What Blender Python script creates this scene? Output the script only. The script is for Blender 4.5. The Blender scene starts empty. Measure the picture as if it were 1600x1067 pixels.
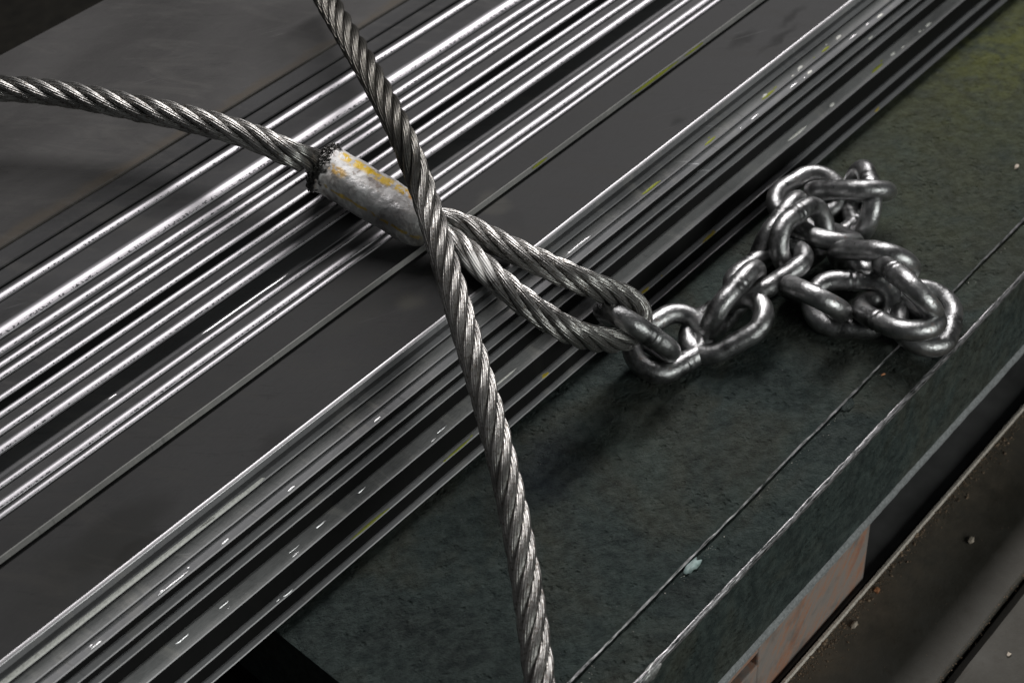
import bpy, math, random
import numpy as np
from mathutils import Vector, Matrix, noise as mnoise

# ------------------------------------------------------------------ camera, world, lamps
MM = 0.001
SC = bpy.context.scene
COL = SC.collection
CAM_R = np.array([[0.67063038, -0.73768251, -0.07797054],
                  [-0.54715248, -0.42094912, -0.72348186],
                  [0.50087828, 0.52785069, -0.68592608]])   # rows: right, down, forward (world: x along the bars, y away, z up)
CAM_C = np.array([-410.72, -432.84, 627.46])                 # millimetres
FPX, CX, CY = 2300.0, 800.0, 533.5

cam = bpy.data.cameras.new("camera")
cam.sensor_width = 36.0
cam.lens = 36.0 * FPX / 1600.0
cam.clip_start = 0.02
cam.clip_end = 50.0
cam_o = bpy.data.objects.new("camera", cam)
COL.objects.link(cam_o)
r, d, f = CAM_R
cam_o.matrix_world = Matrix(((r[0], -d[0], -f[0], CAM_C[0] * MM), (r[1], -d[1], -f[1], CAM_C[1] * MM),
                             (r[2], -d[2], -f[2], CAM_C[2] * MM), (0, 0, 0, 1)))
SC.camera = cam_o
cam.dof.use_dof = True
cam.dof.focus_distance = 0.80
cam.dof.aperture_fstop = 11.0

SC.view_settings.view_transform = 'Standard'
SC.view_settings.look = 'None'
SC.view_settings.gamma = 1.0
SC.view_settings.exposure = 0.0
SC.cycles.max_bounces = 6
SC.cycles.use_denoising = True

world = bpy.data.worlds.new("World")
SC.world = world
world.use_nodes = True
world.node_tree.nodes["Background"].inputs[0].default_value = (0.95, 1.0, 1.03, 1)
world.node_tree.nodes["Background"].inputs[1].default_value = 0.04


def lamp(name, loc, target, sx, sy, watts, color):
    l = bpy.data.lights.new(name, 'AREA')
    l.shape = 'RECTANGLE'
    l.size, l.size_y = sx, sy
    l.energy = watts
    l.color = color
    o = bpy.data.objects.new(name, l)
    COL.objects.link(o)
    o.location = loc
    v = Vector(target) - Vector(loc)
    q = v.to_track_quat('-Z', 'X')
    # long side of the lamp along world x
    zax = -v.normalized()
    xax = (Vector((1, 0, 0)) - zax * zax.x).normalized()
    yax = zax.cross(xax)
    o.matrix_world = Matrix(((xax.x, yax.x, zax.x, loc[0]), (xax.y, yax.y, zax.y, loc[1]), (xax.z, yax.z, zax.z, loc[2]), (0, 0, 0, 1)))
    return o


# a long row of factory ceiling lamps, and a weaker added side fill light behind the photographer
lamp("ceiling_lamp", (1.90, 1.15, 3.0), (0.1, 0.05, 0.0), 3.7, 0.46, 165, (1.0, 0.97, 0.97))
lamp("side_fill", (0.2, -2.5, 0.85), (0.1, -0.1, 0.0), 1.6, 0.8, 29, (0.97, 1.0, 0.97))

# ------------------------------------------------------------------ pixel helpers (photograph 1600 x 1067)


def ray(px, py):
    return CAM_R.T @ np.array([(px - CX) / FPX, (py - CY) / FPX, 1.0])


def at(px, py, z):
    d = ray(px, py)
    return CAM_C + d * (z - CAM_C[2]) / d[2]


def at_y(px, py, y):
    d = ray(px, py)
    return CAM_C + d * (y - CAM_C[1]) / d[1]


# ------------------------------------------------------------------ object helpers
rnd = random.Random(7)


def mesh_obj(name, verts, faces, mats, parent=None, midx=None, smooth=False, uv=None, origin=None):
    """verts in millimetres (world); linked as ONE mesh object."""
    V = np.asarray(verts, dtype=np.float64) * MM
    o0 = np.zeros(3) if origin is None else np.asarray(origin) * MM
    me = bpy.data.meshes.new(name)
    if isinstance(faces, np.ndarray) and faces.ndim == 2:
        n, k = faces.shape
        me.vertices.add(len(V))
        me.vertices.foreach_set("co", (V - o0).ravel())
        me.loops.add(n * k)
        me.loops.foreach_set("vertex_index", faces.ravel().astype(np.int32))
        me.polygons.add(n)
        me.polygons.foreach_set("loop_start", np.arange(0, n * k, k, dtype=np.int32))
        me.update(calc_edges=True)
    else:
        me.from_pydata([tuple(v) for v in (V - o0)], [], [tuple(f) for f in faces])
        me.update()
    for m in (mats if isinstance(mats, (list, tuple)) else [mats]):
        me.materials.append(m)
    if midx is not None:
        me.polygons.foreach_set("material_index", np.asarray(midx, dtype=np.int32))
    if smooth is True:
        me.polygons.foreach_set("use_smooth", np.ones(len(me.polygons), dtype=bool))
    elif smooth is not False:
        me.polygons.foreach_set("use_smooth", np.asarray(smooth, dtype=bool))
    if uv is not None:
        lay = me.uv_layers.new(name="UVMap")
        li = np.zeros(len(me.loops), dtype=np.int32)
        me.loops.foreach_get("vertex_index", li)
        lay.data.foreach_set("uv", np.asarray(uv, dtype=np.float64)[li].ravel())
    ob = bpy.data.objects.new(name, me)
    COL.objects.link(ob)
    ob.location = o0
    if parent is not None:
        ob.parent = parent
        ob.matrix_parent_inverse = Matrix.Identity(4)
        ob.location = Vector(o0) - parent_world(parent)
    return ob


def parent_world(p):
    v = Vector(p.location)
    while p.parent:
        p = p.parent
        v += Vector(p.location)
    return v


def empty(name, loc):
    o = bpy.data.objects.new(name, None)
    COL.objects.link(o)
    o.location = np.asarray(loc) * MM
    o.empty_display_size = 0.01
    return o


def tag(o, label=None, cat=None, group=None, kind=None):
    for k, v in (("label", label), ("category", cat), ("group", group), ("kind", kind)):
        if v:
            o[k] = v
    return o


def extrude_profile(name, prof, x0, x1, mats, seg_mat, seg_smooth, parent=None, nx=1, jitter=None, uvv=None):
    """closed YZ profile (list of (y,z), counter-clockwise or not) extruded along x; caps at both ends."""
    n = len(prof)
    xs = np.linspace(x0, x1, nx + 1)
    P = np.array(prof, dtype=float)
    V = np.zeros((nx + 1, n, 3))
    V[:, :, 0] = xs[:, None]
    V[:, :, 1] = P[None, :, 0]
    V[:, :, 2] = P[None, :, 1]
    if jitter is not None:
        jitter(V)
    uv = np.zeros((nx + 1, n, 2))
    uv[:, :, 0] = xs[:, None] * MM
    if uvv is not None:
        uv[:, :, 1] = np.array(uvv)[None, :]
    F, mi, sm = [], [], []
    for i in range(nx):
        a, b = i * n, (i + 1) * n
        for j in range(n):
            k = (j + 1) % n
            F.append((a + j, a + k, b + k, b + j))
            mi.append(seg_mat[j])
            sm.append(seg_smooth[j])
    F.append(tuple(range(n - 1, -1, -1)))
    F.append(tuple(nx * n + j for j in range(n)))
    mi += [seg_mat[0]] * 2
    sm += [False] * 2
    ob = mesh_obj(name, V.reshape(-1, 3), F, mats, parent, mi, sm, uv.reshape(-1, 2))
    # make normals consistent
    import bmesh
    bm = bmesh.new()
    bm.from_mesh(ob.data)
    bmesh.ops.recalc_face_normals(bm, faces=bm.faces)
    bm.to_mesh(ob.data)
    bm.free()
    return ob


# ------------------------------------------------------------------ node helpers
class NT:
    def __init__(s, name):
        s.m = bpy.data.materials.new(name)
        s.m.use_nodes = True
        s.t = s.m.node_tree
        s.n = s.t.nodes
        s.b = s.n["Principled BSDF"]
        s.tc = s.n.new("ShaderNodeTexCoord")

    def set(s, sock, v):
        i = s.b.inputs[sock]
        if isinstance(v, bpy.types.NodeSocket):
            s.t.links.new(v, i)
        else:
            i.default_value = v

    def link(s, a, b):
        if isinstance(a, bpy.types.NodeSocket):
            s.t.links.new(a, b)
        else:
            b.default_value = a

    def mapped(s, scale=(1, 1, 1), loc=(0, 0, 0), coord="Object", rot=(0, 0, 0)):
        src = s.tc.outputs[coord]
        if any(rot):            # turn first, stretch afterwards
            m0 = s.n.new("ShaderNodeMapping")
            s.t.links.new(src, m0.inputs[0])
            m0.inputs["Rotation"].default_value = rot
            src = m0.outputs[0]
        mp = s.n.new("ShaderNodeMapping")
        s.t.links.new(src, mp.inputs[0])
        mp.inputs["Scale"].default_value = scale
        mp.inputs["Location"].default_value = loc
        return mp.outputs[0]

    def noise(s, vec, scale, detail=4, rough=0.55, dist=0.0):
        x = s.n.new("ShaderNodeTexNoise")
        x.inputs["Scale"].default_value = scale
        x.inputs["Detail"].default_value = detail
        x.inputs["Roughness"].default_value = rough
        x.inputs["Distortion"].default_value = dist
        s.t.links.new(vec, x.inputs["Vector"])
        return x.outputs["Fac"]

    def voronoi(s, vec, scale, feature='F1'):
        x = s.n.new("ShaderNodeTexVoronoi")
        x.feature = feature
        x.inputs["Scale"].default_value = scale
        s.t.links.new(vec, x.inputs["Vector"])
        return x.outputs["Distance"]

    def ramp(s, fac, stops):
        x = s.n.new("ShaderNodeValToRGB")
        s.t.links.new(fac, x.inputs[0])
        e = x.color_ramp.elements
        e[0].position, e[1].position = stops[0][0], stops[-1][0]
        for p, c in stops[1:-1]:
            e.new(p)
        for i, (p, c) in enumerate(stops):
            c = (c, c, c, 1) if not isinstance(c, (tuple, list)) else (*c, 1)
            e[i].position = p
            e[i].color = c
        return x.outputs[0]

    def mix(s, fac, a, b):
        x = s.n.new("ShaderNodeMix")
        x.data_type = 'RGBA'
        s.link(fac, x.inputs[0])
        for v, i in ((a, 6), (b, 7)):
            if isinstance(v, (tuple, list)):
                v = (*v[:3], 1)
            s.link(v, x.inputs[i])
        return x.outputs[2]

    def math(s, op, a, b=None, c=None):
        x = s.n.new("ShaderNodeMath")
        x.operation = op
        s.link(a, x.inputs[0])
        if b is not None:
            s.link(b, x.inputs[1])
        if c is not None:
            s.link(c, x.inputs[2])
        return x.outputs[0]

    def spot(s, pt, r0, r1, coordvec=None, scale=(1, 1, 1)):
        """1 inside r0, 0 outside r1 (mm) around a point on the thing, ragged through coordvec"""
        v = coordvec if coordvec is not None else s.tc.outputs["Object"]
        sub = s.n.new("ShaderNodeVectorMath")
        sub.operation = 'SUBTRACT'
        s.t.links.new(v, sub.inputs[0])
        sub.inputs[1].default_value = np.asarray(pt) * MM
        mul = s.n.new("ShaderNodeVectorMath")
        mul.operation = 'MULTIPLY'
        s.t.links.new(sub.outputs[0], mul.inputs[0])
        mul.inputs[1].default_value = scale
        ln = s.n.new("ShaderNodeVectorMath")
        ln.operation = 'LENGTH'
        s.t.links.new(mul.outputs[0], ln.inputs[0])
        mr = s.n.new("ShaderNodeMapRange")
        mr.interpolation_type = 'SMOOTHSTEP'
        s.t.links.new(ln.outputs["Value"], mr.inputs[0])
        mr.inputs[1].default_value = r0 * MM
        mr.inputs[2].default_value = r1 * MM
        mr.inputs[3].default_value = 1.0
        mr.inputs[4].default_value = 0.0
        return mr.outputs[0]

    def warped(s, amount, scale):
        """object coordinates pushed about by noise (amount in mm)"""
        x = s.n.new("ShaderNodeTexNoise")
        x.inputs["Scale"].default_value = scale
        x.inputs["Detail"].default_value = 5
        s.t.links.new(s.tc.outputs["Object"], x.inputs["Vector"])
        sub = s.n.new("ShaderNodeVectorMath")
        sub.operation = 'SUBTRACT'
        s.t.links.new(x.outputs["Color"], sub.inputs[0])
        sub.inputs[1].default_value = (0.5, 0.5, 0.5)
        mad = s.n.new("ShaderNodeVectorMath")
        mad.operation = 'MULTIPLY_ADD'
        s.t.links.new(sub.outputs[0], mad.inputs[0])
        mad.inputs[1].default_value = (amount * MM,) * 3
        s.t.links.new(s.tc.outputs["Object"], mad.inputs[2])
        return mad.outputs[0]

    def bump(s, h, strength, dist_mm, prev=None):
        x = s.n.new("ShaderNodeBump")
        x.inputs["Strength"].default_value = strength
        x.inputs["Distance"].default_value = dist_mm * MM
        s.t.links.new(h, x.inputs["Height"])
        if prev is not None:
            s.t.links.new(prev, x.inputs["Normal"])
        return x.outputs[0]


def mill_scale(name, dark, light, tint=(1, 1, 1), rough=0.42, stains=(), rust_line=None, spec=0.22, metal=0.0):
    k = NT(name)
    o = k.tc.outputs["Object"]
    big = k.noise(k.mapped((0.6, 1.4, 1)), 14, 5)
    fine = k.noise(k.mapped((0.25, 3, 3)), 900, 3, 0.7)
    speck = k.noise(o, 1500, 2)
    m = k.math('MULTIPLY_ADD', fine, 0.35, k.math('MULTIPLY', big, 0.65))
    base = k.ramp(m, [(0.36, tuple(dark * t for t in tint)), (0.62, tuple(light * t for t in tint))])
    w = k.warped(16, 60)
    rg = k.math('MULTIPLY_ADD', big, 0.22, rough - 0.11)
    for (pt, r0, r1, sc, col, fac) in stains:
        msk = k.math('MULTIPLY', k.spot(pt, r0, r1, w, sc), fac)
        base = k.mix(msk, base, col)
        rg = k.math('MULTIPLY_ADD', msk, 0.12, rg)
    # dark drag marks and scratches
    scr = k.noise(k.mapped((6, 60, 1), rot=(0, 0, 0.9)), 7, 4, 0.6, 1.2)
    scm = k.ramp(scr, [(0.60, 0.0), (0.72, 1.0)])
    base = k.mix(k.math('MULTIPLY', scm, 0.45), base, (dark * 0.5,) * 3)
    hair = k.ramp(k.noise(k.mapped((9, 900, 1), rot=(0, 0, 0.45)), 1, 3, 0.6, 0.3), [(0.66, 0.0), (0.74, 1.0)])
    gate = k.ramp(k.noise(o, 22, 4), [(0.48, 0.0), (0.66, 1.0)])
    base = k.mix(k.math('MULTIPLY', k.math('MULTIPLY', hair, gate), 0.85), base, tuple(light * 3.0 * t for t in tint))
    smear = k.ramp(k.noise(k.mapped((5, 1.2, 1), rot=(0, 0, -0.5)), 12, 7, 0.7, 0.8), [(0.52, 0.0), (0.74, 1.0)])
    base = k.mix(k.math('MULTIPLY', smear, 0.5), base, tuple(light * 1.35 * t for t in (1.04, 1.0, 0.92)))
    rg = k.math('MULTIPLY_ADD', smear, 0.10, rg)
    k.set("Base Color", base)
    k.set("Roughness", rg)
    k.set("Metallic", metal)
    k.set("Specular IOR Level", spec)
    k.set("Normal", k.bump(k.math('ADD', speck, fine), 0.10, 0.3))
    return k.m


def sheared_edge(name, col=(0.37, 0.36, 0.375), rough=0.46, pits=0.5, fade=0.34):
    """bare sheared edge: worn bright towards the rim, its soft sheen and dark reflection painted in, fine drawn lines along the bar, dark nicks along the ragged burr"""
    k = NT(name)
    sep = k.n.new("ShaderNodeSeparateXYZ")
    k.t.links.new(k.tc.outputs["UV"], sep.inputs[0])
    t = sep.outputs[1]
    lines = k.noise(k.mapped((14, 3500, 3500)), 1, 2)
    chatter = k.noise(k.mapped((760, 600, 600)), 1, 2, 0.6)
    patch = k.noise(k.mapped((26, 200, 200)), 1, 3)
    streak = k.noise(k.mapped((60, 2200, 2200)), 1, 3, 0.6)
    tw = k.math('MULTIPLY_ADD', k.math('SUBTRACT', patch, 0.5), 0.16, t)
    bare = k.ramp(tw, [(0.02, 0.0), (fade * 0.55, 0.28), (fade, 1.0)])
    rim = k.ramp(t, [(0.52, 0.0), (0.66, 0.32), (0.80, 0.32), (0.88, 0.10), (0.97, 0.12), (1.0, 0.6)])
    a = k.math('ADD', chatter, k.math('MULTIPLY_ADD', patch, 0.25, rim))
    lo = 1.02 - 0.06 * pits
    pit = k.ramp(a, [(lo, 0.0), (lo + 0.07, 1.0)])
    scr = k.ramp(streak, [(0.58, 0.0), (0.74, 1.0)])
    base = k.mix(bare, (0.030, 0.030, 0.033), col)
    base = k.mix(k.math('MULTIPLY', scr, 0.30), base, (0.25, 0.24, 0.25))
    base = k.mix(k.math('MULTIPLY', pit, 0.92), base, (0.025, 0.025, 0.03))
    k.set("Base Color", base)
    k.set("Metallic", k.math('MULTIPLY', bare, k.math('SUBTRACT', 0.85, k.math('MULTIPLY', pit, 0.7))))
    k.set("Roughness", k.math('ADD', k.math('MULTIPLY_ADD', lines, 0.16, rough - 0.08), k.math('MULTIPLY', pit, 0.25)))
    k.set("Normal", k.bump(lines, 0.12, 0.2))
    return k.m


def plain(name, col, rough=0.6, metal=0.0, nscale=300, var=0.35, bump=0.15, bdist=0.4):
    k = NT(name)
    nz = k.noise(k.tc.outputs["Object"], nscale, 5)
    k.set("Base Color", k.ramp(nz, [(0.3, tuple(c * (1 - var) for c in col)), (0.7, tuple(c * (1 + var) for c in col))]))
    k.set("Roughness", k.math('MULTIPLY_ADD', nz, 0.25, rough - 0.12))
    k.set("Metallic", metal)
    k.set("Normal", k.bump(nz, bump, bdist))
    return k.m


# ------------------------------------------------------------------ the stack of steel: profile from top to slab
X0, X1 = -560.0, 1250.0
XR = 0.0
GAP = 0.04


class Walk:
    """walks the stack's cross-section uphill; every line of the photograph is one plane through the lens and the bars' direction"""

    def __init__(s, y, z):
        s.y, s.z = y, z

    def dirn(s, p):
        d = ray(*p)
        return d[1], d[2]

    def tread(s, p):
        a, b = s.dirn(p)
        s.y = CAM_C[1] + a * (s.z - CAM_C[2]) / b

    def riser(s, p):
        a, b = s.dirn(p)
        s.z = CAM_C[2] + b * (s.y - CAM_C[1]) / a

    def slope(s, p, kz):
        """go to the plane of p with dz = kz*dy"""
        a, b = s.dirn(p)
        # Cy+a*t = y+w ; Cz+b*t = z+kz*w
        A = np.array([[a, -1.0], [b, -kz]])
        t, w = np.linalg.solve(A, [s.y - CAM_C[1], s.z - CAM_C[2]])
        s.y += w
        s.z += kz * w


M_TOP = 82.0
# left series, at the photograph's left border: (crisp lower rim, soft upper start of the bright edge)
wk = Walk(0, M_TOP)
wk.tread((0, 884))
rows = []


def P(x, y):
    return (x, y)


thin_y, thin_z0 = wk.y, wk.z
wk.riser((0, 870))
thin_z1 = wk.z
steps = []           # from lowest to highest: dict(crisp y,z ; riser top z ; arc start y,z)


ARC = math.radians(34)


def step(crisp, soft, rise_frac=0.22, gap_to=None):
    """gap_to: the sheet's rim hangs above a dark gap that reaches down to this pixel row"""
    if gap_to is not None:
        wk.tread((0, gap_to))
        zt = wk.z
        yb = wk.y
        wk.riser((0, crisp))
    else:
        wk.tread((0, crisp))
        zt = wk.z
        yb = wk.y
    base_z = wk.z
    mid = crisp + (soft - crisp) * rise_frac
    wk.riser((0, mid))
    zr = wk.z
    yr = wk.y
    wk.slope((0, soft), math.tan(ARC / 2))
    steps.append(dict(tread_below=zt, y=yb, zlip=base_z, zr=zr, ya=wk.y, za=wk.z))


step(813, 801)
step(797.5, 781, 0.15)
step(765.6, 753)
wk.tread((0, 748.5)); wk.riser((0, 747)); band_lip = (wk.y, wk.z)
step(712, 694, 0.2, gap_to=732)
step(682.5, 669)
step(655, 642)
step(628, 616, 0.2, gap_to=638)
step(596.6, 582.5)
step(577.3, 565)
step(559, 541, 0.33)
step(531.4, 506, 0.12)
step(472.7, 456)
wk.tread((0, 452)); e1 = (wk.y, wk.z); wk.riser((0, 447)); e1t = wk.z
wk.tread((0, 422.5)); e2 = (wk.y, wk.z); wk.riser((0, 418)); e2t = wk.z
wk.tread((0, 391)); e3 = (wk.y, wk.z); wk.riser((0, 386)); e3t = wk.z
P0_TOP = e3t
far_y = at(85, 42, P0_TOP)[1]
print("plate0 top", P0_TOP, "edge", e3, "far", far_y, "steps", [(round(s['y'], 1), round(s['za'], 1)) for s in steps])

scuff = [(at(180, 835, M_TOP), 7, 20, (0.45, 1.0, 1), (0.012, 0.012, 0.011), 0.55), (at(215, 868, M_TOP), 7, 13, (0.6, 1, 1), (0.012, 0.012, 0.011), 0.7),
         (at(120, 900, M_TOP), 6, 30, (0.5, 1, 1), (0.02, 0.02, 0.018), 0.5), (at(770, 320, M_TOP), 5, 14, (1, 1, 1), (0.07, 0.068, 0.06), 0.5),
         (at(640, 470, M_TOP), 3, 12, (1, 1, 1), (0.08, 0.076, 0.06), 0.35), (at(800, 345, M_TOP), 4, 12, (1, 1, 1), (0.03, 0.03, 0.03), 0.5),
         (at(1215, 60, M_TOP), 1, 8, (0.25, 1.6, 1), (0.012, 0.012, 0.012), 0.8), (at(1160, 62, M_TOP), 1, 9, (0.4, 1.3, 1), (0.012, 0.012, 0.012), 0.7), (at(1235, 25, M_TOP), 1, 8, (0.3, 1.6, 1), (0.012, 0.012, 0.012), 0.7),
         (at(1060, 190, M_TOP), 1, 6, (0.8, 1, 1), (0.012, 0.013, 0.013), 0.6), (at(430, 690, M_TOP), 2, 12, (0.6, 1, 1), (0.014, 0.014, 0.014), 0.5), (at(560, 500, M_TOP), 2, 14, (0.5, 1, 1), (0.05, 0.05, 0.045), 0.35)]
MAT_PLATE = mill_scale("mill_scale_steel", 0.019, 0.030, (1.0, 1.0, 1.0), 0.60, scuff, spec=0.15)
rusty = [(np.array((x, e3[0] + 2, P0_TOP)), 1, 7 + 6 * rnd.random(), (0.12, 1, 1), (0.060, 0.047, 0.031), 0.35 + 0.3 * rnd.random()) for x in np.arange(-150, 520, 48)]
MAT_TOP = mill_scale("grey_sheet_steel", 0.038, 0.056, (1.03, 1.0, 0.98), 0.45, rusty)
MAT_TREAD = mill_scale("dark_sheet_steel", 0.030, 0.048, (1.0, 1.0, 1.02), 0.40)
MAT_EDGE = sheared_edge("sheared_bright_edge")
MAT_EDGE2 = sheared_edge("rolled_bright_edge", (0.50, 0.49, 0.50), 0.40, 0.0, 0.12)
MAT_DULL = sheared_edge("dull_cut_edge", (0.66, 0.65, 0.66), 0.40, 0.1, 0.06)
MAT_DARK = mill_scale("gap_shade_black", 0.006, 0.011, (1, 1, 1), 0.7, spec=0.12)  # near-black colour puts the shade of gaps and risers into the steel


def arc_profile(s, n=7):
    """points from the tread end (arc start) down to the lip"""
    w = s['ya'] - s['y']
    rr = w / math.sin(ARC)
    pts = []
    for i in range(n + 1):
        a = ARC * i / n
        pts.append((s['ya'] - rr * math.sin(a), s['za'] - rr * (1 - math.cos(a))))
    return pts, [i / (n + 1) for i in range(n + 1)]


ORD = ["first", "second", "third", "fourth", "fifth", "sixth", "seventh", "eighth", "ninth", "tenth", "eleventh", "twelfth"]
G_SHEETS = "sheets stacked in steps with bright sheared edges"
sheet_objs = []


def wavy(amount, cols, seed):
    def j(V):
        n = V.shape[0]
        for i in range(n):
            x = V[i, 0, 0]
            dy = amount * (mnoise.noise(Vector((x * 0.012, seed, 0))) + 0.35 * mnoise.noise(Vector((x * 0.12, seed, 5))))
            for c in cols:
                V[i, c, 1] += dy
    return j


def sheet(i, s, back, zbot, label, tread_mat=None):
    pts, tv = arc_profile(s)
    prof = [(back, s['za'])] + pts + [(s['y'], s['zlip'] + 0.25), (s['y'] + 0.35, s['zlip'])]
    uvv = [0] + tv + [0.95, 1.0]
    if s['tread_below'] < s['zlip'] - 0.5:
        prof += [(s['y'] + 7, s['zlip'])]
        uvv += [1]
    zb = s['tread_below'] + GAP
    if s['tread_below'] < s['zlip'] - 0.5:
        prof += [(s['y'] + 7, zb), (back, zb)]
        uvv += [1, 1]
    else:
        prof[-1] = (prof[-1][0], zb)
        prof += [(back, zb)]
        uvv += [1]
    n = len(prof)
    na = len(pts)
    sm = [0] * n
    sm[1:na + 1] = [1] * na
    smooth = [1 <= j < na for j in range(n)]
    smooth[0] = False
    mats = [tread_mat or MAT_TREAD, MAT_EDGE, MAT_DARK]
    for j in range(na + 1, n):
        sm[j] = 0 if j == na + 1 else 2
    o = extrude_profile("steel_sheet", prof, X0 + rnd.uniform(-8, 8), X1, mats, sm, smooth, nx=120, jitter=wavy(0.25, range(1, n - 1), i * 3.1), uvv=uvv)
    tag(o, label, "steel sheet", G_SHEETS)
    return o


order_top = list(reversed(steps))
names = ["first bright-edged steel sheet below the rusty-edged grey top plate",
         "second bright-edged sheet below the grey top plate, its shine double width",
         "third bright-edged sheet below the grey top plate, brownish along its lower rim",
         "fourth bright-edged sheet below the grey top plate",
         "fifth bright-edged sheet below the grey top plate",
         "sixth bright-edged sheet below the grey top plate, with a black gap under its rim",
         "seventh bright-edged sheet below the grey top plate",
         "eighth bright-edged sheet below the grey top plate",
         "ninth bright-edged sheet below the grey top plate, overhanging a wide black gap",
         "third bright-edged sheet above the wide dark plate, just below the scuffed grey band",
         "second bright-edged sheet above the wide dark plate, upper of a close pair",
         "first bright-edged sheet above the wide dark plate, lower of a close pair"]
for i, s in enumerate(order_top):
    sheet_objs.append(sheet(i, s, s['ya'] + 75, None, names[i]))

# the scuffed grey band below the ninth sheet: a flat of its own
s10 = steps[2]
s9 = steps[3]
o = extrude_profile("steel_flat", [(s9['y'] + 60, band_lip[1]), (band_lip[0] + 0.4, band_lip[1]), (band_lip[0], band_lip[1] - 0.4), (band_lip[0], s10['za'] + GAP), (s9['y'] + 60, s10['za'] + GAP)],
                    X0, X1, [mill_scale("scuffed_grey_steel", 0.07, 0.11, (1, 1, 1.03), 0.38)], [0] * 5, [False] * 5, nx=120, jitter=wavy(0.2, (1, 2, 3), 77))
tag(o, "scuffed grey steel flat under the black gap of the ninth bright sheet", "steel flat")
scuffed_flat = o

# grey top plates at the upper left
RUST = mill_scale("rusty_edge_steel", 0.05, 0.075, (1.1, 1.0, 0.9), 0.5)
o = extrude_profile("steel_plate", [(far_y, e3t), (e3[0] + 0.6, e3t), (e3[0], e3t - 0.6), (e3[0], e3[1] + GAP), (far_y, e3[1] + GAP)], X0, X1, [MAT_TOP, RUST],
                    [0, 1, 1, 1, 0], [False] * 5, nx=120, jitter=wavy(0.3, (1, 2, 3), 31))
tag(o, "wide grey top plate at upper left with a rusty lower edge, rope shadow across it", "steel plate")
o = extrude_profile("steel_plate", [(far_y - 6, e3[1]), (e2[0] + 0.5, e3[1]), (e2[0], e3[1] - 0.5), (e2[0], e2[1] + 0.6), (e2[0] + 8, e2[1] + 0.6), (e2[0] + 8, e2[1] + GAP), (far_y - 6, e2[1] + GAP)], X0, X1,
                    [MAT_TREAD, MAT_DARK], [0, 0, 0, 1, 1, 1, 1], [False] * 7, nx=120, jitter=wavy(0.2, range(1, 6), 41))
tag(o, "dark steel plate directly under the grey top plate, above a thin black crack", "steel plate")
o = extrude_profile("steel_plate", [(far_y - 3, e2[1]), (e1[0] + 0.5, e2[1]), (e1[0], e2[1] - 0.6), (e1[0], e1[1] + GAP), (far_y - 3, e1[1] + GAP)], X0, X1,
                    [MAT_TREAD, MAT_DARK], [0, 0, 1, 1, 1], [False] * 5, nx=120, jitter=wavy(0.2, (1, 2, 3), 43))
tag(o, "dark steel plate under the thin black crack, above the first bright edge", "steel plate")

# M2: dark plate with a dull thin edge above the wide middle plate
MAT_THIN = mill_scale("dull_grey_edge", 0.20, 0.30, (1.02, 1.0, 0.97), 0.45)
yb = steps[0]['ya'] + 80
o = extrude_profile("steel_plate", [(yb, thin_z1), (thin_y + 0.4, thin_z1), (thin_y, thin_z1 - 0.4), (thin_y, thin_z0 + 0.9), (thin_y + 3, thin_z0 + 0.8), (thin_y + 3, thin_z0 + GAP), (yb, thin_z0 + GAP)], X0, X1,
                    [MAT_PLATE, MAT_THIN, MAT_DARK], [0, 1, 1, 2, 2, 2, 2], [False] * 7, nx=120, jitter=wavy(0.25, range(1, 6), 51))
tag(o, "dark steel plate with a narrow dull grey edge, lying on the wide middle plate", "steel plate")
thin_plate = o

# right series: lips and black gaps below the wide middle plate, read at column x = 450 of the photograph
lips = [(709, 722), (727, 751), (755, 774), (787, 802), (814, 827), (851, 884), (919, 931), (954, 966)]
SX = 450
wy = np.mean([at(*p, M_TOP)[1] for p in ((0, 1036), (300, 796), (450, 679), (640, 536), (938, 303), (1060, 203), (1333, 1))])
dn = Walk(wy, M_TOP)
# bright rolled edge then a grey vertical face; each bar below shows a worn sloping rim over a riser coloured black for the gap's shade


def walk_lips(kz):
    dn = Walk(wy, M_TOP)
    dn.slope((SX, 690), 0.45)
    top = (dn.y, dn.z)
    dn.riser((SX, 701))
    bot = dn.z
    out = []
    for (a, b) in lips:
        dn.riser((SX, a))
        y_top, z_top = dn.y, dn.z
        dn.slope((SX, b), kz)
        out.append((dn.y, z_top, dn.z, y_top))
    return out, top, bot


lo_k, hi_k = 0.05, 3.0
for _ in range(40):
    kz = (lo_k + hi_k) / 2
    LIP, m_lip, m_bot = walk_lips(kz)
    if LIP[-1][2] > 1.2:
        lo_k = kz
    else:
        hi_k = kz
print("lips", kz, [[round(v, 1) for v in l] for l in LIP], "m", m_lip, m_bot)
# rescale so that the lowest lip ends 2 mm above the slab
zlow = LIP[-1][2]

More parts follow.
